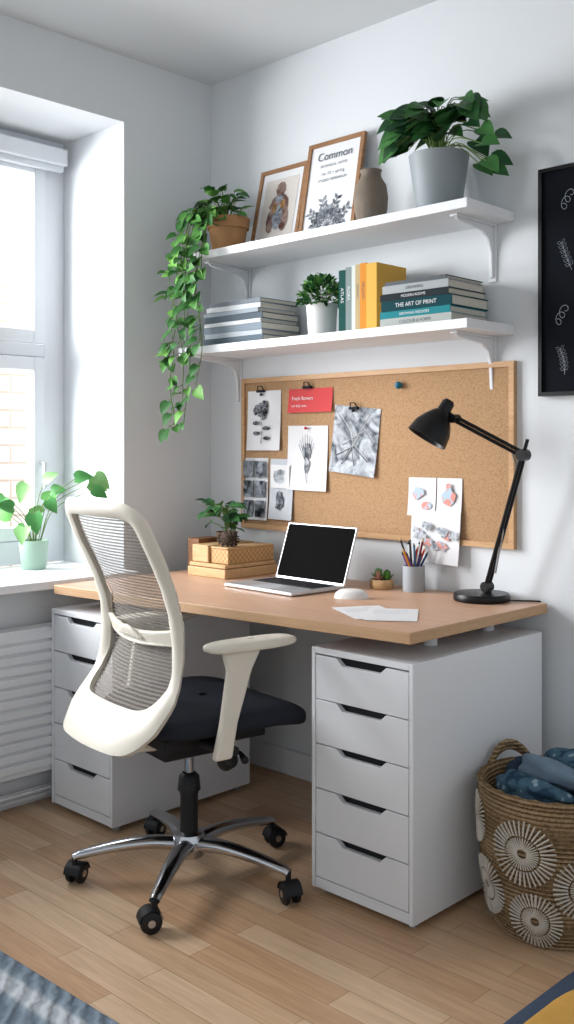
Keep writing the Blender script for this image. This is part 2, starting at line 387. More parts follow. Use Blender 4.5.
# ------------------------------------------------------------------ black wall art
x=B(); ax0,ax1,az0,az1=1.55,2.06,1.42,2.118
M_board=mat('black_board_print','#16191e',.85,spec=.05)
M_chalk=mat('chalk_line','#9aa1aa',.9,spec=.05)
x.box((ax0+.012,-.02,az0+.012),(ax1-.012,-.0005,az1-.012),M_board)
for lo,hi in (((ax0,-.03,az0),(ax0+.012,-.0005,az1)),((ax1-.012,-.03,az0),(ax1,-.0005,az1)),((ax0+.012,-.03,az0),(ax1-.012,-.0005,az0+.012)),((ax0+.012,-.03,az1-.012),(ax1-.012,-.0005,az1))): x.box(lo,hi,M_black)
rr_=random.Random(3)
for k in range(5):
    for j in range(4):
        cx=ax0+.085+k*.092+rr_.uniform(-.012,.012); cz=az0+.10+j*.165+rr_.uniform(-.02,.02)
        if (k+j)%2:
            P=[V((cx+.030*(t-.5)+.012*math.sin(t*16),-.0215,cz+.05*(t-.5)+.014*math.cos(t*16))) for t in [i/24 for i in range(25)]]
            x.tube(P,.0011,M_chalk,4)
        else:
            th=rr_.uniform(-.7,.7); L=rr_.uniform(.06,.09)
            d=V((math.sin(th),0,math.cos(th))); nn=V((d.z,0,-d.x)); bend=rr_.uniform(-.02,.02)
            P=[V((cx,-.0215,cz))+d*(L*(t-.5))+nn*bend*math.sin(t*3.1) for t in [i/6 for i in range(7)]]
            x.tube(P,.0010,M_chalk,4)
            for i in range(1,7):
                for sx in(-1,1):
                    p=P[i]; e=p+nn*sx*.014+d*.010; q=p+nn*sx*.010+d*.001; q2=p+nn*sx*.005+d*.009
                    x.tube([p,q,e,q2,p],.0007,M_chalk,4)
x.make('framed_wall_art',sharp=30)

# ------------------------------------------------------------------ picture frames
def picframe(name,cx,w,h,zb,fn):
    global x
    x=B(); t=.016
    y0,y1=-.105,-.035; L=h; ang=math.asin((y1-y0-.0)/L)
    Mx=Matrix.Translation((cx,y0,zb))@Matrix.Rotation(-ang,4,'X')
    def bb(lo,hi,m): x.box(lo,hi,m,Mx)
    bb((-w/2,-.0,0),(-w/2+t,.016,h),M_oak2); bb((w/2-t,0,0),(w/2,.016,h),M_oak2)
    bb((-w/2+t,0,0),(w/2-t,.016,t),M_oak2); bb((-w/2+t,0,h-t),(w/2-t,.016,h),M_oak2)
    bb((-w/2+t,.006,t),(w/2-t,.014,h-t),M_paper)
    fn(Mx,w,h)
    return x.make(name,sharp=30)
M_oak2=wood('dark_oak_frame','#845f42','#9c7653',.55)
M_mauve=sketch_mat('mauve_wash','#a08a80','#5d423c',25,.35,.65)
M_ochre=sketch_mat('ochre_wash','#b08a5c','#6a4c33',30,.35,.65)
def art1(Mx,w,h):
    P=lambda a,c:Mx@V((a,.0045,c))
    x.poly([P(-.088,.05),P(.088,.05),P(.088,.29),P(-.088,.29)],mat('art_paper','#d2ccc5',.9,spec=.1))
    k=0
    for cx,cz,rx,rz,m in ((0,.245,.026,.03,M_mauve),(0,.18,.05,.045,M_mauve),(-.035,.12,.022,.05,M_mauve),(.035,.12,.022,.05,M_mauve),(0,.13,.025,.05,S_dark),(.0,.205,.022,.015,S_dark),(-.02,.17,.012,.02,M_ochre),(.022,.18,.012,.02,M_ochre)):
        k+=1; pts=[Mx@V((cx+rx*math.cos(a*.35)*(1+.1*math.sin(3*a)),.0040-.0004*k,cz+rz*math.sin(a*.35))) for a in range(18)]
        x.poly(pts,m)
def art2(Mx,w,h):
    T=lambda c:Mx@Matrix.Translation((0,.0035,c))@Matrix.Rotation(math.pi/2,4,'X')
    x.text('Common',.044,T(.325),M_ink); x.text('BOTANICAL  NOTES',.014,T(.288),M_ink); x.text('no. 12 ~ spring',.018,T(.258),M_ink); x.text('STUDIO HERBARIUM',.015,T(.232),M_ink)
    for k in range(9):
        a=-1.3+k*.33; L=.07+.035*(k%2)
        p0=V((0,.0035,.05)); p1=p0+V((math.sin(a)*L,0,math.cos(a)*L))
        x.tube([Mx@p0,Mx@p1],.001,M_ink,4)
        for t in (.4,.6,.8,1):
            q=p0.lerp(p1,t)
            for s_ in(-1,1):
                d=V((math.sin(a+s_*.8),0,math.cos(a+s_*.8)))
                n=V((d.z,0,-d.x))
                x.poly([Mx@(q),Mx@(q+d*.012+n*.006),Mx@(q+d*.028),Mx@(q+d*.012-n*.006)],S_dark)
picframe('picture_frame',.462,.250,.335,2.012,art1)
picframe('picture_frame.001',.728,.270,.385,2.012,art2)

# vase
x=B(); x.lathe([(.001,0),(.036,0),(.046,.01),(.056,.06),(.058,.10),(.052,.14),(.036,.165),(.033,.178),(.038,.19),(.034,.19),(.028,.172),(.03,.15)],(0,0,0),M_vase,40); x.make('ceramic_vase',(.985,-.15,2.01))

# ------------------------------------------------------------------ plants
def rnd(a): return random.uniform(-a,a)
def path(pts,n=10):
    P=[V(p) for p in pts]; P=[P[0]*2-P[1]]+P+[P[-1]*2-P[-2]]; out=[]
    for i in range(1,len(P)-2):
        for k in range(n):
            t=k/n; a,b_,c_,d=P[i-1],P[i],P[i+1],P[i+2]
            out.append(.5*((2*b_)+(c_-a)*t+(2*a-5*b_+4*c_-d)*t*t+(3*b_-a-3*c_+d)*t**3))
    out.append(P[-2]); return out
x=B(); c=V((.280,-.16,2.01))
x.lathe([(.001,0),(.056,0),(.060,.01),(.074,.095),(.081,.095),(.085,.135),(.076,.135),(.072,.115)],c,M_terra,36)
x.lathe([(.001,.117),(.073,.117)],c,M_soil,24)
ends=[((.12,-.31),1.345),((.17,-.305),1.42),((.21,-.31),1.37),((.26,-.30),1.50),((.28,-.31),1.66),((.15,-.33),1.60),((.20,-.32),1.72),((.25,-.31),1.80),((.29,-.31),1.90),((.14,-.30),1.85),((.22,-.34),1.62)]
for (ex,ey),ez in ends:
    st=c+V((rnd(.04)-.03,-.03+rnd(.02),.125))
    top=V((ex*.7+.07,ey*.80,2.17+rnd(.02)))
    L=[st,top,V((ex+.02+rnd(.02),ey-.005,2.02))]
    z=2.02
    while z-ez>.14:
        z-=.13; L.append(V((max(.10,ex+.02*(z-ez)+rnd(.035)),ey-abs(rnd(.012)),z)))
    L.append(V((max(.10,ex-.01+rnd(.03)),ey-.004,ez)))
    pts=path(L,6); x.tube(pts,.0018,M_stem,5)
    for i in range(2,len(pts),2):
        if pts[i].z<1.9 and random.random()<.24: continue
        a=random.uniform(-2.3,-.2); s_=random.uniform(.038,.062)
        d=V((math.cos(a),math.sin(a)*.8,-.55+rnd(.5))); p=pts[i]+d.normalized()*.020
        if p.x+d.normalized().x*s_<.04: d.x=abs(d.x)
        x.tube([pts[i],p],.001,M_stem,4)
        x.leaf(p,d,V((rnd(.3),-.9,.6+rnd(.3))),s_,s_*.85,random.choice(M_leaf+[M_leaf[2]]),.2)
for i in range(64):
    a=random.uniform(0,2*math.pi); r_=random.uniform(.02,.10); h=random.uniform(.13,.25)
    p=c+V((r_*math.cos(a)*1.1-.045,min(.03,r_*math.sin(a)*.8-.01),h)); d=V((math.cos(a),math.sin(a),.2+rnd(.5)))
    x.tube([c+V((0,0,.12)),p],.001,M_stem,4)
    x.leaf(p,d,V((0,-.5,1)),random.uniform(.038,.058),.045,random.choice(M_leaf),.3)
x.make('trailing_pothos',sharp=80,recalc=False)
# big pothos in grey pot
x=B(); c=V((1.258,-.14,2.01))
x.lathe([(.001,0),(.066,0),(.071,.006),(.090,.14),(.097,.187),(.091,.187),(.086,.165)],c,M_greypot,40)
x.lathe([(.001,.17),(.088,.17)],c,M_soil,24)
for i in range(105):
    a=random.uniform(-math.pi,math.pi)
    if math.sin(a)>.35: a=-a
    R_=random.uniform(.03,.215); side=abs(math.cos(a))
    h=.215+.11*math.sin(min(1,(R_+.04)/.2)*math.pi*.6)*random.uniform(.3,1.1)
    if R_>.13 and side>.75: h-=random.uniform(.0,.17 if math.cos(a)>0 else .09)
    if h<.21 and R_*side<.13: h=.21+random.uniform(0,.04)
    p=c+V((R_*math.cos(a)*(1.0 if math.cos(a)>0 else .9)+.012,R_*math.sin(a)*.5,h))
    p.y=min(p.y,-.06)
    mid=c+V((R_*.4*math.cos(a),R_*.4*math.sin(a)*.5,max(.21,h*.75+.09)))
    x.tube(path([c+V((rnd(.02),rnd(.02),.165)),mid,p],4),.0018,M_stem,5)
    d=V((math.cos(a)*(1.2 if side>.5 else 1),math.sin(a)*.5-.2,(-.5 if side>.6 and R_>.13 else -.05)+rnd(.4)))
    s_=random.uniform(.060,.085)
    x.leaf(p,d,V((rnd(.3)+.3,-.9,.7)),s_,s_*.85,random.choice(M_leafD+[M_leaf[2]]),.25)
x.make('potted_pothos',sharp=80,recalc=False)
# small bushy herb
x=B(); c=V((.752,-.14,1.65))
x.lathe([(.001,0),(.044,0),(.048,.004),(.056,.112),(.058,.120),(.052,.120),(.050,.105)],c,M_whitepot,36)
x.lathe([(.001,.107),(.051,.107)],c,M_soil,20)
for i in range(460):
    u=random.uniform(-.15,1); a=random.uniform(0,2*math.pi); th=math.acos(u)
    r_=.074*random.uniform(.7,1.05); dd=V((math.sin(th)*math.cos(a),math.sin(th)*math.sin(a),math.cos(th)*1.15))
    p=c+V((0,0,.132))+V((dd.x*r_,dd.y*r_,dd.z*r_))
    x.leaf(p,dd+V((rnd(.5),rnd(.5),rnd(.5))),V((rnd(1),rnd(1),1)),.022,.014,random.choice(M_leafD+M_leaf),.2,False)
for i in range(30):
    a=random.uniform(0,6.28); x.tube([c+V((0,0,.105)),c+V((.05*math.cos(a),.05*math.sin(a),.17))],.001,M_stem,4)
x.make('potted_herb',sharp=80,recalc=False)
# sill plant
x=B(); c=V((-.25,-.69,.793))
x.lathe([(.001,0),(.042,0),(.047,.006),(.056,.10),(.057,.112),(.052,.112),(.049,.095)],c,M_mintpot,36)
x.lathe([(.001,.098),(.050,.098)],c,M_soil,20)
sp=[(-.08,-.05,.20),(-.04,-.10,.28),(.0,-.03,.33),(.03,.03,.34),(.06,.04,.30),(.19,.12,.33),(.22,.12,.31),(.16,.08,.35),(.08,-.05,.22),(-.03,.02,.24),(.20,.14,.36),(-.06,.0,.16),(.0,.05,.26),(-.06,-.12,.25),(.06,-.08,.17),(.02,-.10,.24),(.10,.0,.27)]
for (a0,b0,h) in sp:
    p=c+V((a0,b0,h)); 
    x.tube(path([c+V((a0*.1,b0*.1,.1)),c+V((a0*.35,b0*.35,h*.75)),p],5),.0016,M_stem,5)
    d=V((a0,b0,-.05+rnd(.1))).normalized() if abs(a0)+abs(b0)>.02 else V((.5,.3,0))
    s_=random.uniform(.060,.080)
    x.leaf(p,d+V((rnd(.3),rnd(.3),0)),V((.6,-.7,.5)),s_,s_*.85,random.choice(M_leafL),.3)
x.make('potted_window_plant',sharp=80,recalc=False)

# ------------------------------------------------------------------ books
def bcol(h): 
    return mat('book_cover_'+h.strip('#'),h,.8,spec=.08)
def flatbook(x,x0,x1,y0,y1,z,t,col,title=None,rot=0):
    m=bcol(col); cx,cy=(x0+x1)/2,(y0+y1)/2
    M=Matrix.Translation((cx,cy,z))@Matrix.Rotation(rot,4,'Z'); w=(x1-x0)/2; d=(y1-y0)/2; k=.0026
    x.box((-w,-d,0),(w,d,k),m,M); x.box((-w,-d,t-k),(w,d,t),m,M); x.box((-w,-d,k),(w,-d+k,t-k),m,M)
    x.box((-w+.004,-d+k,k),(w-.004,d-.004,t-k),M_pages,M)
    if title: x.text(title[0],t*.55,M@Matrix.Translation((title[2] if len(title)>2 else 0,-d-.0006,t/2))@Matrix.Rotation(math.pi/2,4,'X'),title[1])
x=B(); z=1.6502
for i,(t,col,w0,w1,r_) in enumerate([(.026,'#5d6972',0,.0,0),(.018,'#b3bac0',.01,-.01,.02),(.026,'#7d8891',0,.0,-.02),(.014,'#d6dadd',.005,-.015,.01),(.024,'#59636c',.01,-.01,.03),(.016,'#9aa3ab',.0,-.02,-.02),(.018,'#d2d6d9',.02,-.02,.03),(.016,'#7c848b',.03,-.01,-.01)]):
    flatbook(x,.222+w0,.548+w1,-.235,-.035,z,t,col,None,r_); z+=t+.0003
x.make('book_stack',sharp=30)
x=B(); z=1.6502
W_=M_paper
for t,col,w0,w1,r_,ti in [(.028,'#a9aeaa',0,0,0,('COLOUR & FORM',M_ink,0)),(.022,'#2c7f86',0,-.005,0,('GROWING INDOORS',W_,0)),(.034,'#1c4249',.005,0,.01,('THE ART OF PRINT',W_,0)),(.022,'#2b3236',0,-.01,-.01,('MODERN ROOMS',W_,0)),(.026,'#a3a9ac',.01,-.015,.02,('DRAWING',M_ink,0)),(.012,'#5f6467',.02,-.02,0,None)]:
    flatbook(x,1.093+w0,1.372+w1,-.235,-.03,z,t,col,ti,r_); z+=t+.0003
x.make('book_stack.001',sharp=30)
x=B(); xx=.893
for t,col,h,ti in [(.030,'#1f4a44',.215,'ATLAS'),(.026,'#7f8b8a',.222,'FLORA'),(.016,'#c9cfcb',.225,''),(.020,'#b7a27a',.226,'CERAMIC'),(.026,'#d08a3a',.228,'YELLOW'),(.044,'#d8ab55',.224,'')]:
    m=bcol(col); k=.0022; y0,y1=-.21,-.05
    x.box((xx,y0,1.6502),(xx+k,y1,1.65+h),m); x.box((xx+t-k,y0,1.6502),(xx+t,y1,1.65+h),m); x.box((xx+k,y0,1.6502),(xx+t-k,y0+k,1.65+h),m)
    x.box((xx+k,y0+k,1.653),(xx+t-k,y1-.004,1.65+h-.003),M_pages)
    if ti: x.text(ti,t*.6,Matrix.Translation((xx+t/2,y0-.0006,1.65+h*.6))@Matrix.Rotation(math.pi/2,4,'X')@Matrix.Rotation(-math.pi/2,4,'Z'),M_paper if col in('#1f4a44','#7f8b8a') else M_ink)
    xx+=t+.0006
x.make('row_of_books',sharp=30)

# ------------------------------------------------------------------ desk objects
D=zt
e=empty('laptop',(.762,-.345,D),math.radians(-3))
x=B(); x.box((-.17,-.122,.003),(.17,.118,.014),M_alu)
for px in(-.15,.15):
    for py in(-.1,.1): x.lathe([(.008,0),(.008,.004)],(px,py,0),M_blackp,10,None,True,True)
x.make('base',parent=e,bevel=.003)
x=B(); x.box((-.150,-.012,.0138),(.150,.098,.0145),M_key)
for r_ in range(5):
    for c_ in range(13): 
        px=-.144+c_*.0222; py=-.008+r_*.021
        x.box((px,py,.0145),(px+.019,py+.018,.0162),M_blackp)
x.box((-.05,-.108,.0138),(.05,-.03,.0143),mat('trackpad','#b3b6ba',.4))
x.make('keyboard',parent=e)
x=B(); Mx=Matrix.Translation((0,.118,.012))@Matrix.Rotation(math.radians(-19),4,'X')
x.box((-.17,-.001,0),(.17,.006,.204),M_alu,Mx); x.box((-.166,-.0022,.008),(.166,-.001,.200),M_screen,Mx)
x.make('screen_lid',parent=e,bevel=.0015)
x=B()
def mf(a,b_):
    th=a*2*math.pi; ph=b_*math.pi/2
    return V((.033*math.cos(th)*math.cos(ph)**.6,.056*math.sin(th)*math.cos(ph)**.6,.030*math.sin(ph)))
x.surf(mf,28,8,M_whitepot,True); x.lathe([(.001,0),(.03,0)],(0,0,0),M_whitepot,28,Matrix.Diagonal((1,1.7,1,1)))
x.make('computer_mouse',(1.072,-.353,D),math.radians(-60))
x=B(); x.lathe([(.001,0),(.036,0),(.037,.003),(.037,.085),(.034,.085),(.034,.006)],(0,0,0),mat('grey_cup','#a3a9ae',.5),32)
cols=['#20457a','#b0372f','#e6e6e6','#1f1f22','#7a4f9a','#d08a2c','#3c6d8a','#6b2f2a']
for i in range(13):
    a=i*.9; r0=.016; r1=.028+.008*(i%3); L=.12+.02*(i%4)*.8
    m=mat('pen_'+str(i%8),cols[i%8],.4)
    p0=V((r0*math.cos(a+2.5),r0*math.sin(a+2.5),.008)); p1=V((r1*math.cos(a),r1*math.sin(a),L))
    x.tube([p0,p1],.0038,m,8); x.tube([p1,p1+(p1-p0).normalized()*.012],[.0038,.0008],M_lightwood if i%2 else M_inkd,8)
x.make('pencil_cup',(1.120,-.090,D))
x=B(); x.lathe([(.001,0),(.036,0),(.040,.004),(.041,.030),(.038,.032),(.036,.026)],(0,0,0),M_lightwood,8); x.lathe([(.001,.027),(.038,.027)],(0,0,0),M_soil,16)
for cx,cy,s_,mm in ((-.014,0,.038,M_leafL),(.018,.006,.034,M_leaf),(.0,-.018,.028,[mat('succulent_pink','#b98a76',.5)])):
    for k in range(3):
        n=7-k
        for i in range(n):
            a=2*math.pi*i/n+k*.4; d=V((math.cos(a),math.sin(a),.45+k*.7))
            x.leaf(V((cx,cy,.028+k*.006)),d,V((0,0,1)),s_*(1-k*.12),.015,random.choice(mm),-.3,False)
x.make('potted_succulent',(1.003,-.115,D),sharp=80,recalc=False)
x=B()
for (cx,cy,w,h,r_,z) in ((1.285,-.53,.15,.21,1.05,.0006),(1.365,-.52,.148,.21,.62,.0014)):
    M=Matrix.Translation((cx,cy,z))@Matrix.Rotation(r_,4,'Z'); x.box((-w/2,-h/2,0),(w/2,h/2,.0007),M_paper,M)
    for k in range(6): x.box((-w/2+.02,h/2-.03-k*.012,.0007),(w/2-.03-.02*(k%2),h/2-.0285-k*.012,.0009),M_paper2,M)
x.make('paper_sheets',(0,0,D))
M_rattan=bpy.data.materials.new('woven_rattan'); M_rattan.use_nodes=True; nt=M_rattan.node_tree; b=nt.nodes['Principled BSDF']
tc=nt.nodes.new('ShaderNodeTexCoord'); ck=nt.nodes.new('ShaderNodeTexChecker'); ck.inputs['Scale'].default_value=90; ck.inputs['Color1'].default_value=srgb('#c99f68'); ck.inputs['Color2'].default_value=srgb('#a77f4e')
nt.links.new(tc.outputs['Object'],ck.inputs['Vector']); nt.links.new(ck.outputs['Color'],b.inputs['Base Color']); b.inputs['Roughness'].default_value=.6
x=B()
x.box((.245,-.335,0),(.455,-.065,.034),M_lightwood); x.box((.25,-.33,.036),(.45,-.07,.05),M_lightwood)
x.box((.255,-.32,.051),(.345,-.08,.115),M_lightwood); x.box((.35,-.31,.051),(.445,-.075,.105),M_rattan)
x.box((.35,-.313,.105),(.445,-.072,.112),M_lightwood)
x.make('wooden_organiser_box',(0,0,D),bevel=.003)
x=B(); x.box((.17,-.27,0),(.235,-.15,.13),wood('dark_wood_block','#7d5637','#94694a',.5)); x.make('wooden_block',(0,0,D),bevel=.003)
x=B(); c=V((.295,-.18,D+.1155))
x.lathe([(.001,0),(.034,0),(.038,.004),(.042,.04),(.039,.04),(.037,.03)],c,mat('brown_pot','#5a4634',.7),28); x.lathe([(.001,.032),(.038,.032)],c,M_soil,16)
for i in range(40):
    a=random.uniform(0,2*math.pi); R_=random.uniform(.02,.08); h=random.uniform(.05,.15)
    if math.cos(a)>.2: R_*=.6; h=max(h,.09)
    p=c+V((R_*math.cos(a)-.012,R_*math.sin(a),h)); x.tube(path([c+V((0,0,.03)),c+V((R_*.3*math.cos(a),R_*.3*math.sin(a),h*.8)),p],3),.0014,M_stem,4)
    x.leaf(p,V((math.cos(a),math.sin(a),.1+rnd(.5))),V((0,-.6,1)),random.uniform(.045,.065),.036,random.choice(M_leafD+[M_leaf[0]]),.35,False)
x.make('potted_desk_plant',sharp=80,recalc=False)
x=B(); c=V((.408,-.275,D+.1125+.03)); M_cone=mat('pine_cone_brown','#43352a',.8)
x.ball(c,.028,M_cone,14,8,(1.25,1,1))
for j in range(7):
    for i in range(9):
        a=2*math.pi*(i+.5*(j%2))/9; ph=-1.1+j*.36; d=V((math.sin(ph)*1.2,math.cos(ph)*math.cos(a),math.cos(ph)*math.sin(a)))
        if c.z+d.z*.034<D+.1135: continue
        x.leaf(c+d*.024,d+V((.5,0,0)),d.cross(V((1,0,0)))+V((.3,0,0)),.018,.016,M_cone,0,False)
x.make('pine_cone',sharp=60,recalc=False)

# ------------------------------------------------------------------ desk lamp
x=B(); bx,by=1.395,-.104
x.lathe([(.001,0),(.086,0),(.088,.003),(.088,.018),(.084,.024),(.03,.026),(.001,.026)],(bx,by,D),M_black,48)
x.lathe([(.014,.024),(.014,.05)],(bx+.02,by,D),M_black,20,None,False,True)
J0=V((bx+.02,by,D+.045)); J1=V((1.556,-.125,1.240)); J2=V((1.360,-.20,1.352))
for s_ in(-1,1):
    o_=V((0,s_*.009,0)); x.tube([J0+o_,J1+o_],.0062,M_black,8); 
x.tube([J0+(J1-J0)*.12+V((.014,0,-.004)),J0+(J1-J0)*.45],.004,M_chrome,8)
for s_ in(-1,1):
    o_=V((0,0,s_*.007)); x.tube([J1+o_,J2+o_],.0058,M_black,8)
for J,r_ in ((J0,.016),(J1,.018),(J2,.014)):
    x.lathe([(r_,-.016),(r_,.016)],J,M_black,20,Matrix.Rotation(math.pi/2,4,'X'),True,True)
x.tube([J1,J1+(J1-J0).normalized()*.05],.0055,M_black,8)
x.tube([J0+(J1-J0)*.86,J1+(J2-J1)*.18],.0025,M_chrome,6)
top=V((1.338,-.205,1.398)); op=V((1.293,-.255,1.290)); ax=(op-top).normalized(); L=(op-top).length
HM=ax.to_track_quat('Z','Y').to_matrix().to_4x4()
x.lathe([(.001,-.012),(.014,-.012),(.020,-.004),(.021,.028),(.030,.036),(.046,.06),(.060,.088),(.066,L),(.064,L),(.057,.088),(.043,.062),(.022,.04),(.001,.038)],top,M_black,40,HM)
x.ball(top+ax*.075,.024,mat('bulb_glass','#e8e6df',.3),16,10)
x.tube([J2,top+ax*.02],.007,M_black,8)
x.tube(path([(bx+.086,by+.02,D+.006),(1.49,-.06,D+.004),(1.53,-.03,D+.004),(1.55,-.013,D+.003)],5),.0028,M_black,6)
x.make('desk_lamp',sharp=35)

# ------------------------------------------------------------------ office chair
ch=empty('office_chair',(.892,-.875,0),math.radians(-10))
tab=[(0,.45,.335,.222),(.10,.51,.288,.245),(.25,.61,.205,.240),(.41,.725,.158,.226),(.60,.85,.198,.228),(.84,1.0,.276,.238),(.95,1.08,.308,.240),(1.0,1.112,.318,.240)]
def S(u,v,off=0):
    z=interp(tab,v,1); bk=interp(tab,v,2); hw=interp(tab,v,3)
    return V((u*hw,-bk+.045*u*u-off,z))
def loop(cu,cv,ru,rv,ex,n=72):
    out=[]
    for i in range(n):
        a=2*math.pi*i/n; ca,sa=math.cos(a),math.sin(a)
        out.append((cu+ru*math.copysign(abs(ca)**(2/ex),ca),cv+rv*math.copysign(abs(sa)**(2/ex),sa)))
    return out
A=loop(0,.5,1,.5,8); I1=loop(0,.56,.86,.40,8)
x=B(); K=5; g=[]
for k in range(K+1):
    t=k/K; g.append([x.bm.verts.new(S(a[0]*(1-t)+i_[0]*t,a[1]*(1-t)+i_[1]*t,.010*math.sin(t*math.pi))) for a,i_ in zip(A,I1)])
for k in range(K):
    for i in range(72): x.face([g[k][i],g[k][(i+1)%72],g[k+1][(i+1)%72],g[k+1][i]],M_cream)
x.make('back_frame',parent=ch,solid=.026,bevel=.006,subsurf=1,recalc=True)
m=bpy.data.materials.new('chair_mesh_fabric'); m.use_nodes=True; nt=m.node_tree; nt.nodes.clear()
o=nt.nodes.new('ShaderNodeOutputMaterial'); tc=nt.nodes.new('ShaderNodeTexCoord')
wv=nt.nodes.new('ShaderNodeTexWave'); wv.wave_type='BANDS'; wv.bands_direction='Z'; wv.inputs['Scale'].default_value=34
wx=nt.nodes.new('ShaderNodeTexWave'); wx.wave_type='BANDS'; wx.bands_direction='X'; wx.inputs['Scale'].default_value=60
nt.links.new(tc.outputs['Object'],wv.inputs['Vector']); nt.links.new(tc.outputs['Object'],wx.inputs['Vector'])
mth=nt.nodes.new('ShaderNodeMath'); mth.operation='MAXIMUM'; nt.links.new(wv.outputs['Fac'],mth.inputs[0])
m2=nt.nodes.new('ShaderNodeMath'); m2.operation='MULTIPLY'; m2.inputs[1].default_value=.6; nt.links.new(wx.outputs['Fac'],m2.inputs[0]); nt.links.new(m2.outputs[0],mth.inputs[1])
mr=nt.nodes.new('ShaderNodeMapRange'); mr.inputs[1].default_value=.25; mr.inputs[2].default_value=.8; mr.inputs[3].default_value=.35; mr.inputs[4].default_value=.95; nt.links.new(mth.outputs[0],mr.inputs[0])
tr=nt.nodes.new('ShaderNodeBsdfTransparent'); df=nt.nodes.new('ShaderNodeBsdfPrincipled'); df.inputs['Base Color'].default_value=srgb('#78726b'); df.inputs['Roughness'].default_value=.8
mi=nt.nodes.new('ShaderNodeMixShader'); nt.links.new(mr.outputs[0],mi.inputs[0]); nt.links.new(tr.outputs[0],mi.inputs[1]); nt.links.new(df.outputs[0],mi.inputs[2]); nt.links.new(mi.outputs[0],o.inputs[0])
M_mesh=m
x=B(); I2=loop(0,.56,.88,.41,8); g=[]
for k in range(1,9):
    t=k/8; g.append([x.bm.verts.new(S(i_[0]*t,.56+(i_[1]-.56)*t,-.004)) for i_ in I2])
cv=x.bm.verts.new(S(0,.56,-.004))
for i in range(72): x.face([cv,g[0][i],g[0][(i+1)%72]],M_mesh)
for k in range(7):
    for i in range(72): x.face([g[k][i],g[k][(i+1)%72],g[k+1][(i+1)%72],g[k+1][i]],M_mesh)
x.make('back_mesh',parent=ch,sharp=180)
x=B()
def lum(a,b_):
    u=-.93+1.86*a; v=.385+.075*b_+.035*(abs(u)**2)
    return S(u,v,.020)
x.surf(lum,24,4,M_cream); x.make('lumbar_bar',parent=ch,solid=.014,bevel=.003,subsurf=1)
x=B()
x.surf(lambda a,b_:S(-.3+.6*a,.43+.05*b_*(1-(2*a-1)**2),.034),10,3,M_cream); x.make('lumbar_handle',parent=ch,solid=.012,subsurf=1)
x=B()
def seatpt(ph,th):
    def sp(v,e): return math.copysign(abs(v)**e,v)
    cx=sp(math.cos(ph),.45)*sp(math.cos(th),.45); cy=sp(math.cos(ph),.45)*sp(math.sin(th),.45); cz=sp(math.sin(ph),.6)
    X=.25*cx; Y=.26*cy; Z=.04*cz
    if cy>.3: Z-=.05*(cy-.3)**2*1.5
    Z+=.012*cx*cx; X*=1-.08*max(0,-cy)
    return V((X,Y+.045,.492+Z))
x.surf(lambda a,b_:seatpt(-math.pi/2+.001+(math.pi-.002)*b_,2*math.pi*a),48,20,M_seat,True)
x.make('seat',parent=ch,sharp=180)
x=B(); x.box((-.15,-.16,.425),(.15,.17,.462),M_blackp); x.box((-.07,-.12,.375),(.07,.11,.425),M_blackp)
x.box((-.28,-.055,.43),(.28,-.005,.452),M_blackp)
x.tube([(.10,.05,.41),(.20,.05,.405),(.24,.04,.395)],[.006,.006,.012],M_blackp,10)
x.lathe([(.022,0),(.026,.006),(.026,.035),(.02,.045)],(.16,.02,.375),M_blackp,20,Matrix.Rotation(math.radians(60),4,'Y'),True,True)
x.tube([(0,-.10,.41),(0,-.2,.42),(0,-.29,.49)],[.03,.03,.025],M_cream,10,.6)
x.make('tilt_mechanism',parent=ch,bevel=.006)
x=B(); x.lathe([(.026,.12),(.026,.25),(.028,.25),(.028,.26)],(0,0,0),M_blackp,28); x.lathe([(.014,.25),(.014,.39)],(0,0,0),M_chrome,24)
x.lathe([(.034,.26),(.030,.30),(.020,.31)],(0,0,0),M_blackp,24)
x.lathe([(.001,.07),(.045,.07),(.052,.085),(.052,.118),(.044,.135),(.027,.14)],(0,0,0),M_chrome,32)
x.make('gas_column',parent=ch)
x=B(); xc=B()
for k in range(5):
    a=math.radians(16+72*k+10); RR=.330; d=V((math.cos(a),math.sin(a),0))
    P=[d*.03+V((0,0,.105)),d*.12+V((0,0,.112)),d*.22+V((0,0,.103)),d*(RR-.02)+V((0,0,.087)),d*(RR+.003)+V((0,0,.080))]
    x.tube(path(P,4),[.029-.014*min(1,i/14) for i in range(17)],M_chrome,14,.75)
    c=d*RR
    xc.tube([c+V((0,0,.05)),c+V((0,0,.082))],.008,M_blackp,10)
    ca=a+[.9,1.3,.6,-.5,.5][k]; wd=V((math.cos(ca),math.sin(ca),0)); off=wd.cross(V((0,0,1)))*.012
    q=wd.to_track_quat('Z','Y').to_matrix().to_4x4()
    for s_ in(-1,1):
        xc.lathe([(.001,-.009),(.022,-.009),(.028,-.006),(.030,0),(.028,.006),(.022,.009),(.001,.009)],c+off+wd*s_*.016+V((0,0,.0305)),M_blackp,28,q)
    xc.lathe([(.010,-.026),(.010,.026)],c+off+V((0,0,.0305)),M_chrome,14,q,True,True)
    def hood(u_,v_):
        th=math.pi*(.02+.96*u_); r_=.033
        sdv=V((0,0,1)).cross(wd)
        return c+off+V((0,0,.0305))+sdv*math.cos(th)*r_+V((0,0,1))*math.sin(th)*r_+wd*(v_-.5)*.05
    xc.surf(hood,12,4,M_blackp)
x.make('star_base',parent=ch,sharp=60); xc.make('casters',parent=ch,sharp=40,recalc=False)
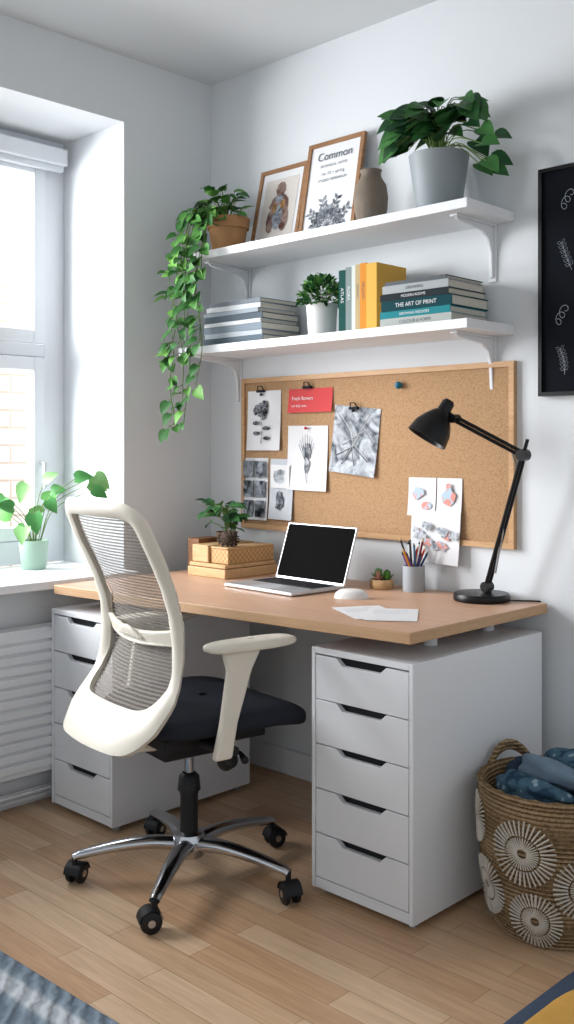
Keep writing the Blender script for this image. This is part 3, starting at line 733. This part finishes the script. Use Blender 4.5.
for nm,s_ in (('armrest_near',1),('armrest_far',-1)):
    x=B()
    pts=[(-.085,.425),(-.03,.425),(-.012,.52),(.035,.66),(.065,.712),(-.055,.712),(-.04,.66),(-.062,.52)]
    x.prism(pts,lambda a,b_,d:(d,a,b_),s_*.272-.013,s_*.272+.013,M_cream)
    x.make(nm+'_post',parent=ch,bevel=.008,seg=3)
    x=B()
    def pad(a,b_,s_=s_):
        th=2*math.pi*a; ph=-math.pi/2+.001+(math.pi-.002)*b_
        sp=lambda v,e: math.copysign(abs(v)**e,v)
        return V((s_*.268+.043*sp(math.cos(ph),.4)*sp(math.cos(th),.6),.038+.145*sp(math.cos(ph),.4)*sp(math.sin(th),.6),.725+.015*sp(math.sin(ph),.7)))
    x.surf(pad,40,14,M_cream,True); x.make(nm+'_pad',parent=ch,sharp=180)

# ------------------------------------------------------------------ woven basket
m=bpy.data.materials.new('seagrass_weave'); m.use_nodes=True; nt=m.node_tree; b=nt.nodes['Principled BSDF']
tc=nt.nodes.new('ShaderNodeTexCoord')
wv=nt.nodes.new('ShaderNodeTexWave'); wv.bands_direction='Z'; wv.inputs['Scale'].default_value=28; wv.inputs['Distortion'].default_value=2.5; wv.inputs['Detail'].default_value=2; wv.inputs['Detail Scale'].default_value=8
nz=nt.nodes.new('ShaderNodeTexNoise'); nz.inputs['Scale'].default_value=90; nz.inputs['Detail'].default_value=5
nt.links.new(tc.outputs['Object'],wv.inputs['Vector']); nt.links.new(tc.outputs['Object'],nz.inputs['Vector'])
ad=nt.nodes.new('ShaderNodeMath'); ad.operation='MULTIPLY_ADD'; ad.inputs[1].default_value=.5; nt.links.new(wv.outputs['Fac'],ad.inputs[0])
ml=nt.nodes.new('ShaderNodeMath'); ml.operation='MULTIPLY'; ml.inputs[1].default_value=.6; nt.links.new(nz.outputs['Fac'],ml.inputs[0]); nt.links.new(ml.outputs[0],ad.inputs[2])
r=ramp(nt,[(.2,'#56432f'),(.5,'#897153'),(.8,'#a99070')]); nt.links.new(ad.outputs[0],r.inputs['Fac']); nt.links.new(r.outputs['Color'],b.inputs['Base Color']); b.inputs['Roughness'].default_value=.9
b.inputs['Specular IOR Level'].default_value=.15
bp=nt.nodes.new('ShaderNodeBump'); bp.inputs['Strength'].default_value=.9; bp.inputs['Distance'].default_value=.006; nt.links.new(ad.outputs[0],bp.inputs['Height']); nt.links.new(bp.outputs['Normal'],b.inputs['Normal'])
M_weave=m
BH=.375
def brad(z):
    return interp([(0,.155),(.05,.176),(.18,.194),(.30,.201),(.375,.196)],z,1)
x=B(); bc=V((1.80,-.375,0))
prof=[(.001,.0),(.145,.0)]
nr=30
for i in range(nr*4+1):
    z=.004+(BH-.004)*i/(nr*4); prof.append((brad(z)+.0028*math.cos(2*math.pi*i/4),z))
prof+=[(.188,BH+.004),(.182,BH-.01),(.178,.25),(.15,.02),(.001,.012)]
x.lathe(prof,bc,M_weave,96)
x.tube([bc+V((brad(BH)*math.cos(a*.131),brad(BH)*math.sin(a*.131),BH+.003*math.sin(a*3))) for a in range(49)],.008,M_weave,8)
for a0 in (math.radians(160),math.radians(-20)):
    for dr in (0,.014):
        pts=[]
        for i in range(13):
            t=i/12; a=a0+(t-.5)*.75; pts.append(bc+V(((brad(BH)+dr*.3)*math.cos(a),(brad(BH)+dr*.3)*math.sin(a),BH-.01+(.062-dr)*math.sin(math.pi*t)**.7)))
        x.tube(pts,.009,M_weave,8)
M_motif=mat('cream_raffia','#c9c3b8',.9,spec=.1)
def onb(a,z,off=.005): 
    r_=brad(max(0,z))+off; return bc+V((r_*math.cos(a),r_*math.sin(a),z))
for a0d,z0,rr in ((-84,.245,.082),(-76,.075,.072),(-38,.17,.080),(-124,.12,.074),(-140,.28,.066),(-15,.30,.06),(15,.12,.07),(60,.25,.07),(120,.15,.07),(170,.15,.07)):
    a0=math.radians(a0d); n=38
    for i in range(n):
        th=2*math.pi*i/n
        for r0,r1 in ((.012,rr*.50),(rr*.56,rr)):
            pp=[]
            for k in range(4):
                q=r0+(r1-r0)*k/3; zz=z0+q*math.sin(th); pp.append(onb(a0+q*math.cos(th)/.19,max(.006,min(BH-.006,zz))))
            x.tube(pp,.0024+.0010*(r0>.02),M_motif,5,.7)
x.make('woven_basket',sharp=50,recalc=False)
# soft folded textiles inside the basket
m=bpy.data.materials.new('blue_patterned_cloth'); m.use_nodes=True; nt=m.node_tree; b=nt.nodes['Principled BSDF']
tc=nt.nodes.new('ShaderNodeTexCoord'); vo=nt.nodes.new('ShaderNodeTexVoronoi'); vo.inputs['Scale'].default_value=34
nt.links.new(tc.outputs['Object'],vo.inputs['Vector']); r=ramp(nt,[(.16,'#93a6b1'),(.24,'#4e6a7d'),(.62,'#466173'),(.70,'#2f4457')])
nt.links.new(vo.outputs['Distance'],r.inputs['Fac']); nt.links.new(r.outputs['Color'],b.inputs['Base Color']); b.inputs['Roughness'].default_value=.98; b.inputs['Specular IOR Level'].default_value=.05
M_cloth=m
M_cloth2=mat('dark_navy_cloth','#33404f',.98,var=.3,scale=30,bump=.4,bscale=200,spec=.05)
M_cloth3=mat('grey_blue_cloth','#76899a',.98,var=.2,scale=30,bump=.4,bscale=200,spec=.05)
x=B()
def sstep(t): t=max(0,min(1,t)); return t*t*(3-2*t)
def cl(a,b_):
    th=2*math.pi*a; r_=.170*b_
    p=V((r_*math.cos(th),r_*math.sin(th),0)); n_=noise.noise(V((p.x*9+3,p.y*9,1.3)))
    edge=1-b_**5
    return bc+V((p.x,p.y,BH-.07+.06*edge+.03*n_*edge))
x.surf(cl,72,24,M_cloth2,True)
def roll(pts,r0,mm,seed,flat=.75):
    # a soft gathered fold: thick tube whose section swells and wrinkles lengthwise
    P=path([bc+V(p) for p in pts],10); n=len(P); rings=[]; seg=28
    for i,p in enumerate(P):
        t=(P[min(i+1,n-1)]-P[max(i-1,0)]).normalized(); s1=t.cross(V((0,0,1))).normalized(); s2=s1.cross(t)
        env=math.sin(math.pi*(i+.6)/(n+.2))**.35
        ring=[]
        for k in range(seg):
            a=2*math.pi*k/seg
            rr=r0*env*(1+.16*math.sin(a*3+seed+i*.18)+.10*math.sin(a*5-seed*2+i*.1)+.18*noise.noise(V((math.cos(a)*1.3+seed,math.sin(a)*1.3,i*.16))))
            ring.append(x.bm.verts.new(p+s1*math.cos(a)*rr+s2*math.sin(a)*rr*flat))
        rings.append(ring)
    for j in range(n-1):
        for k in range(seg): x.face([rings[j][k],rings[j][(k+1)%seg],rings[j+1][(k+1)%seg],rings[j+1][k]],mm)
    x.face(rings[0][::-1],mm); x.face(rings[-1],mm)
h=BH
roll([(-.125,-.03,h-.02),(-.07,-.095,h+.0),(.02,-.115,h+.005),(.10,-.085,h-.01)],.040,M_cloth,1.0)
roll([(-.10,.04,h-.0),(-.05,-.01,h+.03),(.03,-.045,h+.035),(.11,-.02,h+.015)],.044,M_cloth3,2.2)
roll([(-.07,.10,h),(-.01,.055,h+.045),(.06,.02,h+.06),(.12,.03,h+.03)],.042,M_cloth,3.7)
roll([(.0,.12,h+.01),(.06,.085,h+.05),(.115,.06,h+.04)],.042,M_cloth2,5.1)
roll([(-.12,.08,h-.01),(-.115,.02,h+.01),(-.10,-.05,h+.0)],.030,M_cloth2,6.4)
x.make('crumpled_blanket',sharp=180)

# ------------------------------------------------------------------ rug + corner cushion
m=bpy.data.materials.new('braided_wool'); m.use_nodes=True; nt=m.node_tree; b=nt.nodes['Principled BSDF']
tc=nt.nodes.new('ShaderNodeTexCoord')
w1=nt.nodes.new('ShaderNodeTexWave'); w1.bands_direction='Y'; w1.inputs['Scale'].default_value=1.5; w1.inputs['Distortion'].default_value=.3
w2=nt.nodes.new('ShaderNodeTexWave'); w2.bands_direction='DIAGONAL'; w2.inputs['Scale'].default_value=11; w2.inputs['Distortion'].default_value=3; w2.inputs['Detail Scale'].default_value=2
nt.links.new(tc.outputs['Object'],w1.inputs['Vector']); nt.links.new(tc.outputs['Object'],w2.inputs['Vector'])
r1=ramp(nt,[(.55,'#7b8995'),(.80,'#8a98a3'),(.93,'#bcc2c6')]); nt.links.new(w1.outputs['Fac'],r1.inputs['Fac'])
r2=ramp(nt,[(.1,(.68,.70,.73,1)),(.6,(1.05,1.05,1.05,1))]); nt.links.new(w2.outputs['Fac'],r2.inputs['Fac'])
mx=nt.nodes.new('ShaderNodeMix'); mx.data_type='RGBA'; mx.blend_type='MULTIPLY'; mx.inputs['Factor'].default_value=.9
nt.links.new(r1.outputs['Color'],mx.inputs['A']); nt.links.new(r2.outputs['Color'],mx.inputs['B']); nt.links.new(mx.outputs['Result'],b.inputs['Base Color'])
b.inputs['Roughness'].default_value=.95; b.inputs['Specular IOR Level'].default_value=.1
bp=nt.nodes.new('ShaderNodeBump'); bp.inputs['Strength'].default_value=.8; bp.inputs['Distance'].default_value=.010; nt.links.new(w2.outputs['Fac'],bp.inputs['Height']); nt.links.new(bp.outputs['Normal'],b.inputs['Normal'])
M_rug=m
x=B()
pts=[]
w,h,rc=1.05,.6,.25
for (sx,sy,a0) in ((1,1,0),(-1,1,90),(-1,-1,180),(1,-1,270)):
    for k in range(9):
        a=math.radians(a0+k*90/8); pts.append((sx*(w-rc)+rc*math.cos(a),sy*(h-rc)+rc*math.sin(a)))
x.prism(pts,lambda a,b_,d:(a,b_,d),.0005,.018,M_rug)
x.make('woven_rug',(.95,-2.095,0),math.radians(2),bevel=.007)
e=empty('floor_cushion',(2.46,-.93,0))
M_navy=mat('navy_cushion_fabric','#3f4a5b',.95,bump=.6,bscale=200,var=.15,scale=60,spec=.1)
M_must=mat('mustard_throw','#b98f4a',.95,bump=.6,bscale=150,var=.1,spec=.1)
def cush(name,c,hx,hy,hz,mm):
    x=B()
    def f_(a,b_):
        th=2*math.pi*a; ph=-math.pi/2+.001+(math.pi-.002)*b_
        sp=lambda v,e_: math.copysign(abs(v)**e_,v)
        return V((c[0]+hx*sp(math.cos(ph),.5)*sp(math.cos(th),.35),c[1]+hy*sp(math.cos(ph),.5)*sp(math.sin(th),.35),c[2]+hz*sp(math.sin(ph),.9)))
    x.surf(f_,48,16,mm,True); return x.make(name,parent=e,sharp=180)
cush('pad',(0,0,.05),.45,.46,.05,M_navy); cush('throw',(.03,-.12,.11),.40,.30,.022,M_must)

# ------------------------------------------------------------------ lights, world, camera
w=bpy.data.worlds.new('daylight'); scene.world=w; w.use_nodes=True
bg=w.node_tree.nodes['Background']; bg.inputs[0].default_value=(.90,.95,1,1); bg.inputs[1].default_value=.92
def area(name,loc,target,sx,sy,power,col):
    l=bpy.data.lights.new(name,'AREA'); l.shape='RECTANGLE'; l.size=sx; l.size_y=sy; l.energy=power; l.color=col
    o=bpy.data.objects.new(name,l); o.location=loc; o.rotation_euler=(V(target)-V(loc)).to_track_quat('-Z','Y').to_euler(); scene.collection.objects.link(o); return o
area('window_daylight',(-1.6,-2.4,2.1),(1.2,-.6,.8),2.4,2.2,560,(.97,.98,1))
area('street_daylight',(-2.2,1.0,5.2),(-5,1.0,1.6),4,2.5,620,(1,.99,.97))

cam=bpy.data.cameras.new('camera'); co=bpy.data.objects.new('camera',cam); scene.collection.objects.link(co); scene.camera=co
co.location=(3.147,-2.785,1.264)
yaw=math.atan2(.6966,.7174)
co.rotation_euler=(math.pi/2,0,yaw)
cam.sensor_fit='VERTICAL'; cam.sensor_height=24; cam.lens=24*1002/1024
cam.shift_y=-(512-447)/1024
cam.clip_start=.05
scene.view_settings.view_transform='Standard'
scene.view_settings.exposure=-.18
